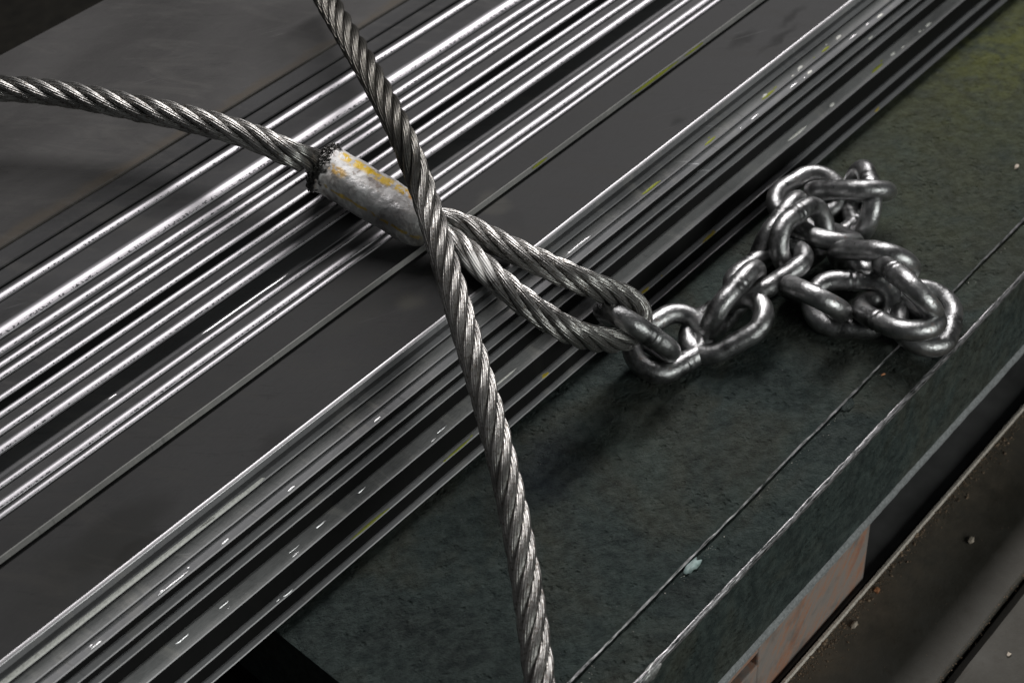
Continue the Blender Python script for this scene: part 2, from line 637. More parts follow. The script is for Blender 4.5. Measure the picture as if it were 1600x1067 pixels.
MAT_LIP = mill_scale("worn_grey_steel", 0.15, 0.25, (1.0, 1.0, 1.03), 0.40)
MAT_LIP2 = mill_scale("scuffed_bright_steel", 0.16, 0.36, (1.0, 1.0, 1.0), 0.36, metal=0.35)
yb = wy + 150
pm = [(yb, M_TOP), (wy, M_TOP)]
uvm = [0, 0.0]
for i in range(1, 6):
    a = i / 5
    pm.append((wy + (m_lip[0] - wy) * a, M_TOP + (m_lip[1] - M_TOP) * (a ** 1.5)))
    uvm.append(a * 0.8)
pm += [(m_lip[0], m_bot + 0.3), (m_lip[0] + 0.3, m_bot), (m_lip[0] + 9, m_bot), (m_lip[0] + 9, LIP[0][1] + GAP), (yb, LIP[0][1] + GAP)]
uvm += [1, 1, 1, 1, 1]
n = len(pm)
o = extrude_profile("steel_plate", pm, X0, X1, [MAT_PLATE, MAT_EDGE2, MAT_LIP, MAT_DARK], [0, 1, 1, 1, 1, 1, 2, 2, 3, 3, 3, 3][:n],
                    [1 <= j < 6 for j in range(n)], nx=160, jitter=wavy(0.25, range(1, n - 1), 61), uvv=uvm)
tag(o, "wide dark middle plate with oil stains, bright rolled lower edge beneath the rope eye", "steel plate")
middle_plate = o

LIP_LABEL = ["first steel bar below the wide middle plate, with a long white paint stripe",
             "second steel bar below the wide middle plate, broad and scuffed silvery",
             "third steel bar below the wide middle plate, with white glints along its lower edge",
             "fourth steel bar below the wide middle plate, narrow and dark grey",
             "fifth steel bar below the wide middle plate, plain grey between two black gaps",
             "sixth steel bar below the wide middle plate, broad with wet shiny scuffs",
             "seventh steel bar below the middle plate, second from the bottom, with yellow paint dabs",
             "lowest steel bar of the stack, just above the green slab"]
bars = []
for i, (yl, zt, zb, yt) in enumerate(LIP):
    nxt = LIP[i + 1][1] if i + 1 < len(LIP) else 0.1
    bk = yl + 110
    rec = 0.7
    bv = 0.55
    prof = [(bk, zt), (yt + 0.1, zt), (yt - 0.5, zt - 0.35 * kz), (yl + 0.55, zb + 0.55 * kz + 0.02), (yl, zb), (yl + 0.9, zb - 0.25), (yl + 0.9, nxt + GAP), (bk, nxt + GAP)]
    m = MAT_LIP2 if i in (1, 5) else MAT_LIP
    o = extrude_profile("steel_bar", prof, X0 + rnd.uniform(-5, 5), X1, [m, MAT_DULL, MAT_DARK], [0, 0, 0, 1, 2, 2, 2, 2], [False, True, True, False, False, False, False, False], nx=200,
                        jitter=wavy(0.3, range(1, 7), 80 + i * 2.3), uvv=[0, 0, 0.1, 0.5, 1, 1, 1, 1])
    tag(o, LIP_LABEL[i], "steel bar", "bars with black gaps below the middle plate")
    bars.append(o)

# paint dabs and pale metal flecks that paint in glints on the bars' upper edges (children of their bar)
def paint_mat(name, col, rough):
    return plain(name, col, rough, 0.0, 900, 0.25, 0.3, 0.2)


M_WHITE = paint_mat("white_paint", (0.86, 0.85, 0.80), 0.45)
M_YELLOW = paint_mat("yellow_paint", (0.50, 0.38, 0.02), 0.5)
M_LIME = paint_mat("yellow_green_paint", (0.28, 0.30, 0.03), 0.5)
M_FLECK = plain("bright_glint", (0.80, 0.79, 0.80), 0.40, 1.0, 500, 0.1, 0.3, 0.2)


def dab(bar_i, px, length, width, mat, name, off=0.35):
    """a thin ragged patch on the sloping rim of bar bar_i near photograph column px; off: 0 rim .. 1 deep"""
    yl, zt, zb, yt = LIP[bar_i]
    y0 = yl + (yt - yl) * (0.15 + 0.7 * off)
    return fleck(bars[bar_i], y0, zb + (y0 - yl) * kz, kz, yl + 0.1, yt - 0.4, px, length, width, mat, name, bar_i)


def fleck(parent, y0, z0, kz, ymin, ymax, px, length, width, mat, name, seed):
    lo, hi = -50, 1200
    for _ in range(40):
        md = (lo + hi) / 2
        if at(px, md, z0)[1] > y0:
            lo = md
        else:
            hi = md
    c = at(px, lo, z0)
    nl = math.hypot(1, kz)
    n = 14
    V = []
    for lvl, sh in ((0.05, 1.0), (0.24, 0.72)):
        for k in range(n):
            a = 2 * math.pi * k / n
            q = 1 + 0.35 * mnoise.noise(Vector((math.cos(a) * 1.3 + px, math.sin(a) * 1.3, seed)))
            dy = math.sin(a) * width / 2 * q * sh / nl
            dy = min(max(dy, ymin - y0), ymax - y0)
            V.append((c[0] + math.cos(a) * length / 2 * q * sh, y0 + dy - lvl * kz / nl, z0 + dy * kz + lvl / nl))
    F = [tuple(range(n, 2 * n))] + [(k, (k + 1) % n, n + (k + 1) % n, n + k) for k in range(n)]
    return mesh_obj(name, V, F, mat, parent, smooth=True)


for (b, px, L, W, m, nm, off) in [
        (0, 120, 250, 4.4, M_WHITE, "paint_stripe", 0.2), (0, 345, 48, 2.6, M_WHITE, "paint_stripe", 0.45),
        (2, 455, 8, 1.4, M_FLECK, "glint_fleck", 0.3), (2, 352, 7, 1.5, M_FLECK, "glint_fleck", 0.3), (2, 270, 22, 1.1, M_FLECK, "glint_fleck", 0.3), (2, 150, 9, 1.3, M_FLECK, "glint_fleck", 0.3),
        (2, 590, 7, 1.5, M_FLECK, "glint_fleck", 0.3), (1, 905, 26, 2.0, M_FLECK, "glint_fleck", 0.2), (1, 1195, 8, 2.0, M_WHITE, "paint_mark", 0.4), (1, 1250, 8, 2.2, M_WHITE, "paint_mark", 0.4),
        (1, 1310, 9, 2.2, M_WHITE, "paint_mark", 0.4), (1, 1018, 22, 2.0, M_LIME, "paint_mark", 0.2), (1, 1110, 16, 2.2, M_LIME, "paint_mark", 0.2), (1, 1200, 18, 2.2, M_LIME, "paint_mark", 0.2),
        (1, 1290, 12, 2.0, M_LIME, "paint_mark", 0.2), (2, 1240, 14, 2.4, M_FLECK, "glint_fleck", 0.3), (2, 1265, 8, 2.0, M_WHITE, "paint_mark", 0.4), (2, 1335, 10, 2.4, M_FLECK, "glint_fleck", 0.4),
        (2, 1375, 10, 2.0, M_WHITE, "paint_mark", 0.4), (2, 1180, 12, 1.6, M_FLECK, "glint_fleck", 0.3), (3, 1360, 8, 1.6, M_WHITE, "paint_mark", 0.4),
        (5, 500, 9, 2.4, M_FLECK, "glint_fleck", 0.8), (5, 565, 8, 2.0, M_FLECK, "glint_fleck", 0.8), (5, 460, 10, 1.4, M_FLECK, "glint_fleck", 0.6), (5, 350, 9, 2.2, M_FLECK, "glint_fleck", 0.8),
        (5, 285, 12, 2.2, M_FLECK, "glint_fleck", 0.8), (5, 690, 10, 2.0, M_FLECK, "glint_fleck", 0.4), (5, 785, 26, 1.6, M_WHITE, "paint_stripe", 0.3), (5, 1245, 26, 2.0, M_WHITE, "paint_stripe", 0.4),
        (5, 1300, 8, 2.2, M_WHITE, "paint_mark", 0.4), (5, 1370, 16, 2.4, M_LIME, "paint_mark", 0.3), (5, 1395, 8, 2.4, M_WHITE, "paint_mark", 0.4), (5, 1450, 9, 2.4, M_WHITE, "paint_mark", 0.4),
        (5, 1508, 9, 2.6, M_YELLOW, "paint_mark", 0.4), (6, 575, 34, 2.2, M_LIME, "paint_stripe", 0.3), (6, 450, 10, 2.2, M_FLECK, "glint_fleck", 0.4), (6, 715, 22, 1.6, M_LIME, "paint_mark", 0.3),
        (6, 852, 9, 2.2, M_YELLOW, "paint_mark", 0.3), (6, 1008, 10, 2.0, M_YELLOW, "paint_mark", 0.3), (6, 1108, 16, 2.0, M_YELLOW, "paint_mark", 0.2), (7, 1370, 7, 1.8, M_YELLOW, "paint_mark", 0.4)]:
    for _s in range(rnd.choice((0, 1, 1, 2))):
        if L < 30:
            dab(b, px + rnd.uniform(-26, 26), rnd.uniform(1.2, 4.5), rnd.uniform(0.5, 1.1), m, nm, rnd.uniform(0.1, 0.8))
    dab(b, px, L * (0.9 if L > 15 else 0.75), W * (0.6 if m is M_FLECK else 0.8) if L < 200 else W, m, nm, off)

for (px, L, W, off) in ((385, 62, 1.7, 1.3), (175, 5, 1.3, 1.6), (640, 5, 1.0, 1.2)):
    fleck(scuffed_flat, band_lip[0] + off, band_lip[1], 0.0, band_lip[0] + 0.5, band_lip[0] + 6, px, L, W, M_FLECK, "glint_fleck", 3)
zm = (thin_z0 + thin_z1) / 2 + 0.8
for (px, L, W, m) in ((1022, 50, 2.4, M_LIME), (842, 14, 2.0, M_LIME), (1085, 22, 1.8, M_LIME), (712, 5, 2.4, M_FLECK)):
    fleck(thin_plate, thin_y - 0.25, zm, 60.0, thin_y - 0.35, thin_y - 0.15, px, L, W, m, "paint_mark", 5)

# ------------------------------------------------------------------ green slab, block, floor
Y6, Y7 = -138.6, -164.5
ZS_BOT = -85.5
XS0, XS1 = -191.0, 1150.0
GROUND_Z = -157.0


def green_mat(name, side=False):
    k = NT(name)
    o = k.tc.outputs["Object"]
    g = 4.2 if side else 2.4  # same paint, lightened on the front face in place of weak side light
    big = k.noise(o, 9, 6, 0.6, 0.4)
    soft = k.noise(k.mapped((1.6, 1, 1), rot=(0, 0, 0.4)), 26, 5, 0.5, 0.5)
    fine = k.noise(o, 330, 6, 0.72)
    grain = k.noise(k.mapped((1, 1.7, 1), rot=(0, 0, 0.6)), 95, 8, 0.68, 0.25)
    vor = k.voronoi(k.warped(5, 160), 210)
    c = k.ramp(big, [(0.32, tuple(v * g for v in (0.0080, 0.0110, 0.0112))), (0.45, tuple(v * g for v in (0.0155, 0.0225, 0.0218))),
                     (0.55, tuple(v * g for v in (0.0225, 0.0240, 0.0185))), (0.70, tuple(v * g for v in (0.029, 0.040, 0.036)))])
    c = k.mix(k.ramp(soft, [(0.34, 0.35), (0.62, 0.0)]), c, tuple(v * g for v in (0.008, 0.0095, 0.0095)))
    c = k.mix(k.ramp(grain, [(0.60, 0.0), (0.80, 0.55)]), c, tuple(v * g for v in (0.042, 0.047, 0.043)))
    w = k.warped(60, 22)
    if not side:
        c = k.mix(k.math('MULTIPLY', k.spot(at(1590, 90, 0), 10, 95, w, (0.5, 1, 1)), k.ramp(k.noise(o, 55, 7, 0.7), [(0.40, 0.25), (0.58, 1.0)])), c, (0.150, 0.160, 0.030))
        c = k.mix(k.math('MULTIPLY', k.spot(at(1500, 260, 0), 20, 140, w, (0.7, 1, 1)), k.ramp(k.noise(o, 40, 7, 0.7), [(0.38, 0.25), (0.60, 0.85)])), c, (0.082, 0.088, 0.045))
        c = k.mix(k.math('MULTIPLY', k.spot(at(850, 725, 0), 4, 26, w, (0.4, 1, 1)), 0.6), c, (0.010, 0.018, 0.040))
        c = k.mix(k.math('MULTIPLY', k.spot(at(1140, 800, 0), 3, 14, w, (0.06, 1, 1)), 0.35), c, (0.036, 0.062, 0.058))
        c = k.mix(k.math('MULTIPLY', k.spot(at(1250, 800, -2), 6, 26, w, (0.25, 1, 1)), 0.25), c, (0.036, 0.060, 0.054))
        # hair-line cracks and drag scratches
        for (rz, sc, lo) in ((0.9, 6, 0.70), (-0.35, 5, 0.71), (0.2, 8, 0.72)):
            hair = k.ramp(k.noise(k.mapped((sc, 420, 1), rot=(0, 0, rz)), 1, 4, 0.6, 0.5), [(lo, 0.0), (lo + 0.05, 1.0)])
            gate = k.ramp(k.noise(k.mapped((1, 1, 1), loc=(rz, sc, 0)), 20, 3), [(0.52, 0.0), (0.64, 1.0)])
            c = k.mix(k.math('MULTIPLY', k.math('MULTIPLY', hair, gate), 0.7), c, (0.006, 0.007, 0.007) if rz > 0.5 else (0.07, 0.075, 0.07))
    mott = k.noise(k.mapped((1, 1.15, 1), rot=(0, 0, 0.55)), 130, 10, 0.74)
    c = k.mix(k.ramp(mott, [(0.40, 0.0), (0.60, 1.0)]), k.mix(0.45, c, tuple(v * g for v in (0.005, 0.0065, 0.006))), k.mix(0.35, c, tuple(v * g for v in (0.038, 0.046, 0.041))))
    specks = k.ramp(fine, [(0.70, 0.0), (0.80, 0.7)])
    c = k.mix(specks, c, tuple(v * g for v in (0.06, 0.064, 0.06)))
    k.set("Base Color", c)
    k.set("Roughness", k.math('MULTIPLY_ADD', grain, 0.35, 0.30))
    k.set("Specular IOR Level", 0.16)
    pit = k.ramp(vor, [(0.10, 0.0), (0.42, 1.0)])
    pgate = k.ramp(k.noise(o, 34, 5, 0.6), [(0.42, 1.0), (0.60, 0.0)])
    pit = k.math('ADD', pit, pgate)
    pit = k.math('MINIMUM', pit, 1.0)
    h = k.math('MULTIPLY_ADD', pit, 0.9, k.math('MULTIPLY_ADD', grain, 1.5, k.math('MULTIPLY', fine, 1.3)))
    k.set("Normal", k.bump(h, 1.0, 3.2))
    return k.m


M_GREEN = green_mat("green_painted_steel")
M_GREEN_SIDE = green_mat("green_steel_lightened_side", True)
M_WORN = NT("worn_bare_edge")
_n = M_WORN.noise(M_WORN.mapped((140, 900, 900)), 1, 5, 0.7)
M_WORN.set("Base Color", M_WORN.ramp(_n, [(0.38, (0.035, 0.04, 0.038)), (0.52, (0.30, 0.295, 0.30)), (0.68, (0.60, 0.58, 0.60))]))
M_WORN.set("Metallic", 0.75)
M_WORN.set("Roughness", 0.38)
M_WORN.set("Normal", M_WORN.bump(_n, 0.5, 0.5))
M_WORN = M_WORN.m

slab = empty("steel_slab", (200, -60, ZS_BOT))
tag(slab, "rough dark green painted steel slab carrying the chain, worn bright along its front edges", "steel slab")


def ragged(cols_amt, seed):
    def j(V):
        for i in range(V.shape[0]):
            x = V[i, 0, 0]
            for c, ay, az in cols_amt:
                V[i, c, 1] += ay * (mnoise.noise(Vector((x * 0.02, seed, c))) + 0.6 * mnoise.noise(Vector((x * 0.11, seed + 3, c))) + 0.35 * mnoise.noise(Vector((x * 0.4, seed + 9, c))))
                V[i, c, 2] += az * (mnoise.noise(Vector((x * 0.05, seed + 20, c))) + 0.6 * mnoise.noise(Vector((x * 0.3, seed + 40, c))))
    return j


# upper skin: slightly uneven sheet, top at z = 0, rim 2.6 mm above the ledge
o = extrude_profile("upper_plate", [(330, 0), (40, 0), (-20, -0.2), (-80, -0.1), (Y6 + 6, -0.1), (Y6 + 0.9, 0.0), (Y6, -0.8), (Y6 + 0.8, -2.6), (330, -2.6)],
                    XS0, XS1, [M_GREEN, M_WORN], [0, 0, 0, 0, 0, 1, 0, 0, 0], [False] * 9, slab, nx=420, jitter=ragged([(4, .3, .15), (5, .7, .25), (6, .7, .25), (7, .5, 0)], 11))
M_PALE = plain("pale_worn_rim", (0.30, 0.315, 0.32), 0.5, 0.3, 700, 0.3, 0.4, 0.4)
o = extrude_profile("slab_body", [(330, -2.64), (Y7 + 2.2, -2.64), (Y7 + 0.8, -2.9), (Y7 + 0.2, -4.0), (Y7, -5.4), (Y7 - 0.5, -40), (Y7 - 0.2, ZS_BOT + 4.5), (Y7 - 2.2, ZS_BOT + 2.2), (Y7 - 2.6, ZS_BOT), (330, ZS_BOT)],
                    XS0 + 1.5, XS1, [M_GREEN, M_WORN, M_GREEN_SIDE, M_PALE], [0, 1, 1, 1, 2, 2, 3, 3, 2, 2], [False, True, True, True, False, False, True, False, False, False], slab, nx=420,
                    jitter=ragged([(1, .9, 0), (2, .7, .4), (3, .55, .4), (4, .4, .5), (6, .3, .2), (7, .4, .2), (8, .4, .1)], 17))


def blob(name, c, r, mat, parent, seed, squash=(1, 1, 1), nz=0.35, seg=12, smooth=True):
    V, F = [], []
    for i in range(seg // 2 + 1):
        th = math.pi * i / (seg // 2)
        for k in range(seg):
            ph = 2 * math.pi * k / seg
            v = Vector((math.sin(th) * math.cos(ph), math.sin(th) * math.sin(ph), math.cos(th)))
            q = 1 + nz * mnoise.noise(v * 1.7 + Vector((seed, seed * 2, 0)))
            V.append((c[0] + v.x * r * q * squash[0], c[1] + v.y * r * q * squash[1], c[2] + v.z * r * q * squash[2]))
    for i in range(seg // 2):
        for k in range(seg):
            k2 = (k + 1) % seg
            F.append((i * seg + k, i * seg + k2, (i + 1) * seg + k2, (i + 1) * seg + k)[::-1])
    return mesh_obj(name, V, F, mat, parent, smooth=smooth, origin=c)


M_WELD = plain("pale_cyan_weld_paint", (0.20, 0.27, 0.26), 0.5, 0.0, 400, 0.3, 0.4, 0.6)
c = at(1080, 884, -2)
blob("weld_spot", (c[0], c[1], -2.2), 3.6, M_WELD, slab, 3, (1.7, 0.8, 0.3), 0.9)
c = at(1322, 632, -2)
blob("weld_spot", (c[0], c[1], -2.3), 5.0, M_GREEN, slab, 5, (1.3, 0.9, 0.3))
c = at_y(1017, 1052, Y7)
blob("weld_spot", (c[0], c[1] + 1, c[2] - 0.5), 5.0, plain("worn_weld_metal", (0.3, 0.31, 0.3), 0.4, 0.6, 500, 0.4, 0.4, 0.5), slab, 8, (1.6, 0.55, 0.55), 0.8)

# support block under the slab
M_BLOCK = NT("brushed_orange_block")
_v = M_BLOCK.mapped((1, 1, 1), rot=(0, 0.62, 0))
_a = M_BLOCK.noise(M_BLOCK.mapped((16, 50, 75), rot=(0, 0.95, 0)), 1.0, 8, 0.66, 0.9)
_b = M_BLOCK.noise(M_BLOCK.mapped((30, 160, 200), rot=(0, 0.95, 0)), 1.0, 4, 0.6)
_f = M_BLOCK.noise(M_BLOCK.tc.outputs["Object"], 420, 6, 0.7)
_m = M_BLOCK.math('MULTIPLY_ADD', _b, 0.45, M_BLOCK.math('MULTIPLY', _a, 0.55))
_c = M_BLOCK.ramp(_m, [(0.36, (0.23, 0.215, 0.20)), (0.48, (0.30, 0.245, 0.215)), (0.56, (0.40, 0.20, 0.12)), (0.66, (0.30, 0.125, 0.08))])
_c = M_BLOCK.mix(M_BLOCK.ramp(_f, [(0.42, 0.0), (0.70, 0.75)]), _c, (0.26, 0.245, 0.23))
_c = M_BLOCK.mix(M_BLOCK.ramp(M_BLOCK.noise(M_BLOCK.tc.outputs["Object"], 60, 5, 0.6), [(0.52, 0.0), (0.70, 0.7)]), _c, (0.13, 0.12, 0.11))
M_BLOCK.set("Base Color", _c)
M_BLOCK.set("Roughness", 0.55)
M_BLOCK.set("Normal", M_BLOCK.bump(_b, 0.25, 0.5))
M_BLOCK = M_BLOCK.m
blk = empty("support_block", (60, -100, GROUND_Z))
tag(blk, "rust orange and grey brushed block standing under the front edge of the green slab", "support block")
yB = Y7 + 2.0
xb1 = at_y(1356, 855, yB)[0]
a1 = at_y(1180, 1036, yB)
xnotch = at_y(1180, 1060, yB)[0]
zt, zb = ZS_BOT - 0.1, GROUND_Z + 0.05


def box(name, x0, x1, y0, y1, z0, z1, mat, parent, bev=0.8):
    import bmesh
    bm = bmesh.new()
    for v in bmesh.ops.create_cube(bm, size=1)['verts']:
        v.co = Vector(((x0 + x1) / 2 + v.co.x * (x1 - x0), (y0 + y1) / 2 + v.co.y * (y1 - y0), (z0 + z1) / 2 + v.co.z * (z1 - z0)))
    bmesh.ops.bevel(bm, geom=list(bm.edges), offset=bev, segments=2, affect='EDGES', profile=0.5)
    V = [tuple(v.co) for v in bm.verts]
    F = [tuple(v.index for v in f.verts) for f in bm.faces]
    bm.free()
    return mesh_obj(name, V, F, mat, parent)


# body right of two routed slots, and the strip that carries on between and under them
box("block_body", xnotch + 2, xb1, yB, yB + 60, zb, zt, M_BLOCK, blk, 1.2)
box("block_body", xnotch - 140, xnotch + 2.2, yB + 0.15, yB + 60, zb, zt - 30, M_BLOCK, blk, 0.8)
box("block_rib", xnotch - 140, xnotch + 2.4, yB + 0.3, yB + 60, zt - 17.5, zt - 12, M_BLOCK, blk, 0.8)

# floor: dark ground, two floor plates with debris along their edges
M_GROUND = plain("dark_oily_ground", (0.007, 0.0065, 0.005), 0.75, 0.0, 60, 0.4, 0.5, 1.0)
M_GROUND.node_tree.nodes["Principled BSDF"].inputs["Specular IOR Level"].default_value = 0.08
g = mesh_obj("ground", [(-6000, -6000, GROUND_Z), (6000, -6000, GROUND_Z), (6000, 6000, GROUND_Z), (-6000, 6000, GROUND_Z)], [(0, 1, 2, 3)], M_GROUND)
tag(g, kind="structure")
k = NT("dusty_floor_plate")
o_ = k.tc.outputs["Object"]
sepf = k.n.new("ShaderNodeSeparateXYZ")
k.t.links.new(k.warped(14, 60), sepf.inputs[0])
b_ = k.noise(o_, 11, 6, 0.6)
f_ = k.noise(o_, 500, 4, 0.7)
m_ = k.noise(o_, 70, 5, 0.65)
cc = k.ramp(b_, [(0.36, (0.034, 0.031, 0.024)), (0.50, (0.054, 0.051, 0.043)), (0.66, (0.072, 0.070, 0.062))])
cc = k.mix(k.ramp(m_, [(0.58, 0.0), (0.75, 0.6)]), cc, (0.035, 0.030, 0.022))
cc = k.mix(k.ramp(f_, [(0.66, 0.0), (0.8, 0.5)]), cc, (0.10, 0.09, 0.075))
mrf = k.n.new("ShaderNodeMapRange")
mrf.interpolation_type = 'SMOOTHSTEP'
k.t.links.new(sepf.outputs[1], mrf.inputs[0])
mrf.inputs[1].default_value, mrf.inputs[2].default_value = -0.215, -0.172      # brown dust swept against the plate's edge, paler to offset the slab's shadow
cc = k.mix(k.math('MULTIPLY', mrf.outputs[0], k.ramp(m_, [(0.3, 0.25), (0.65, 0.9)])), cc, (0.145, 0.122, 0.094))
k.set("Base Color", cc)
k.set("Specular IOR Level", 0.2)
k.set("Roughness", 0.62)
k.set("Normal", k.bump(k.math('ADD', f_, k.math('MULTIPLY', m_, 2.0)), 0.4, 0.6))
M_FLOOR = k.m
Y10, Y11 = -168.0, -240.5
ZF = GROUND_Z + 6
o = extrude_profile("floor_plate", [(Y10, ZF + 1.4), (Y10 - 1.6, ZF + 1.5), (Y10 - 2.6, ZF), (Y11 + 2, ZF), (Y11 + 0.5, ZF - 0.6), (Y11, ZF - 2.5), (Y11, GROUND_Z + 0.1), (Y10 + 0.2, GROUND_Z + 0.1), (Y10 + 0.2, ZF - 0.8)], X0, X1,
                    [M_FLOOR, plain("worn_floor_edge", (0.55, 0.50, 0.44), 0.5, 0.2, 500)], [1, 1, 0, 0, 0, 0, 0, 0, 1], [False] * 9, nx=200, jitter=ragged([(4, .8, .3), (5, .8, .3)], 23))
tag(o, "dusty grey floor plate in front of the slab, debris along its bright thin edge", "floor plate")
o = extrude_profile("floor_plate", [(Y11 - 7, ZF - 0.5), (Y11 - 9, ZF), (Y11 - 400, ZF), (Y11 - 400, GROUND_Z + 0.1), (Y11 - 7, GROUND_Z + 0.1)], X0, X1, [M_FLOOR], [0] * 5, [False] * 5, nx=200, jitter=ragged([(0, .8, .2), (1, .8, .2)], 29))
tag(o, "dusty grey floor plate at the lower right corner, beyond the dark groove", "floor plate")

o = extrude_profile("floor_plate", [(Y10 + 3, GROUND_Z + 2.2), (-20, GROUND_Z + 2.2), (-20, GROUND_Z + 0.1), (Y10 + 3, GROUND_Z + 0.1)], X0, X1, [plain("lightened_ground_sheet", (0.075, 0.075, 0.075), 0.6, 0.0, 30, 0.4)], [0] * 4, [False] * 4, nx=4)  # added sheet, lightens the shaded ground under the slab
tag(o, "added paler sheet on the shaded ground under the slab, behind the support block", "floor plate")

# crumbs
def crumbs(name, spots, mat, seed):
    rr = random.Random(seed)
    V, F = [], []
    for (x, y, z, s) in spots:
        b = len(V)
        pts = [(1, 0, 0), (-1, 0, 0), (0, 1, 0), (0, -1, 0), (0, 0, 1), (0, 0, -0.6)]
        sx, sy, sz = s * rr.uniform(.6, 1.5), s * rr.uniform(.6, 1.2), s * rr.uniform(.4, .9)
        a = rr.uniform(0, 6.28)
        for p in pts:
            u, v = p[0] * sx, p[1] * sy
            V.append((x + u * math.cos(a) - v * math.sin(a) + rr.uniform(-.2, .2) * s, y + u * math.sin(a) + v * math.cos(a), z + p[2] * sz))
        for t in ((0, 2, 4), (2, 1, 4), (1, 3, 4), (3, 0, 4), (2, 0, 5), (1, 2, 5), (3, 1, 5), (0, 3, 5)):
            F.append((b + t[0], b + t[1], b + t[2]))
    o = mesh_obj(name, V, np.array(F), mat)
    tag(o, kind="stuff")
    return o


M_CRUMB = plain("brown_grit", (0.20, 0.14, 0.09), 0.75, 0.0, 90, 0.7, 0.3, 0.3)
M_GLINT = plain("steel_filings", (0.5, 0.48, 0.44), 0.3, 1.0, 90, 0.4, 0.3, 0.3)
rr = random.Random(5)
sp = []
for i in range(4200):
    x = rr.uniform(-120, 560)
    cl = 0.5 + 0.5 * mnoise.noise(Vector((x * 0.02, 3, 3)))
    if rr.random() > 0.25 + cl:
        continue
    y = Y10 - 2.6 - abs(rr.gauss(0, 4.5)) * (0.4 + cl)
    sp.append((x, y, ZF + 0.1, rr.uniform(0.15, 0.55) * (2.6 if rr.random() < 0.10 else 1)))
for i in range(1500):
    x = rr.uniform(-120, 560)
    sp.append((x, Y11 + 1 + rr.gauss(0, 1.6), ZF - 0.2, rr.uniform(0.15, 0.5)))
for i in range(500):
    sp.append((rr.uniform(-100, 560), rr.uniform(Y11 - 80, Y10), ZF + 0.05, rr.uniform(0.1, 0.3)))
crumbs("floor_grit", sp, M_CRUMB, 1)
sp = []
for i in range(420):
    x = rr.uniform(-190, 420)
    cl = mnoise.noise(Vector((x * 0.03, 9, 1)))
    if cl < 0.05 and rr.random() > 0.15:
        continue
    sp.append((x, Y6 - 1.2 - abs(rr.gauss(0, 2.2)), -2.5, rr.uniform(0.12, 0.42)))
for i in range(160):
    sp.append((rr.uniform(-180, 480), rr.uniform(-135, 0), 0.05, rr.uniform(0.08, 0.22)))
crumbs("steel_filings", sp, M_GLINT, 2)

M_CHIP = plain("pale_chip", (0.42, 0.36, 0.29), 0.7, 0.0, 300, 0.3, 0.4, 0.4)
M_CHIPO = plain("orange_chip", (0.45, 0.20, 0.09), 0.7, 0.0, 300, 0.3, 0.4, 0.4)
for (px, py, z, r, m, lab) in [(1589, 260, 1, 2.2, M_CHIP, "pale chip lying on the green slab at the right border"), (1518, 845, ZF + 1, 2.2, M_CHIP, "pale pebble on the floor plate between its two edges"),
                               (1335, 975, ZF + 1, 2.6, M_CHIP, "pale splinter on the floor plate close to the block"), (1371, 922, ZF + 0.6, 2.2, M_CHIPO, "orange splinter on the floor plate by the block's corner"),
                               (1576, 1022, ZF + 0.6, 1.5, M_CHIP, "small pale crumb on the lower right floor plate"), (1380, 585, -2, 1.4, M_CHIPO, "tiny orange crumb on the slab's ledge below the chain")]:
    c = at(px, py, z)
    o = blob("debris_chip", c, r, m, None, px * 0.1, (1.4, 0.7, 0.45), 1.1, 6, False)
    tag(o, lab, "debris chip")

# ------------------------------------------------------------------ wire ropes


def resample(pts, step):
    P = np.array(pts, dtype=float)
    # centripetal Catmull-Rom
    ext = np.vstack([2 * P[0] - P[1], P, 2 * P[-1] - P[-2]])
    out = []
    for i in range(1, len(ext) - 2):
        p0, p1, p2, p3 = ext[i - 1:i + 3]
        t0 = 0
        t1 = t0 + np.linalg.norm(p1 - p0) ** .5
        t2 = t1 + np.linalg.norm(p2 - p1) ** .5
        t3 = t2 + np.linalg.norm(p3 - p2) ** .5
        for t in np.linspace(t1, t2, 60, endpoint=False):
            A1 = (t1 - t) / (t1 - t0) * p0 + (t - t0) / (t1 - t0) * p1
            A2 = (t2 - t) / (t2 - t1) * p1 + (t - t1) / (t2 - t1) * p2
            A3 = (t3 - t) / (t3 - t2) * p2 + (t - t2) / (t3 - t2) * p3
            B1 = (t2 - t) / (t2 - t0) * A1 + (t - t0) / (t2 - t0) * A2
            B2 = (t3 - t) / (t3 - t1) * A2 + (t - t1) / (t3 - t1) * A3
            out.append((t2 - t) / (t2 - t1) * B1 + (t - t1) / (t2 - t1) * B2)
    out.append(P[-1])
    out = np.array(out)
    L = np.concatenate([[0], np.cumsum(np.linalg.norm(np.diff(out, axis=0), axis=1))])
    n = int(L[-1] / step) + 1
    s = np.linspace(0, L[-1], n)
    return np.stack([np.interp(s, L, out[:, k]) for k in range(3)], 1), s


def smooth_path(Q, it):
    for _ in range(it):
        Q[1:-1] = 0.25 * Q[:-2] + 0.5 * Q[1:-1] + 0.25 * Q[2:]
    return Q


def frames(Q):
    T = np.gradient(Q, axis=0)
    T /= np.linalg.norm(T, axis=1)[:, None]
    N = np.zeros_like(T)
    n = np.cross(T[0], [0, 0, 1.0])
    n /= np.linalg.norm(n)
    for i in range(len(T)):
        n = n - T[i] * np.dot(n, T[i])
        n /= np.linalg.norm(n)
        N[i] = n
    return T, N, np.cross(T, N)


def tube_faces(nr, ns):
    i = np.arange(nr - 1)[:, None] * ns
    j = np.arange(ns)[None, :]
    k = (j + 1) % ns
    return np.stack([i + j, i + k, i + ns + k, i + ns + j], -1).reshape(-1, 4)


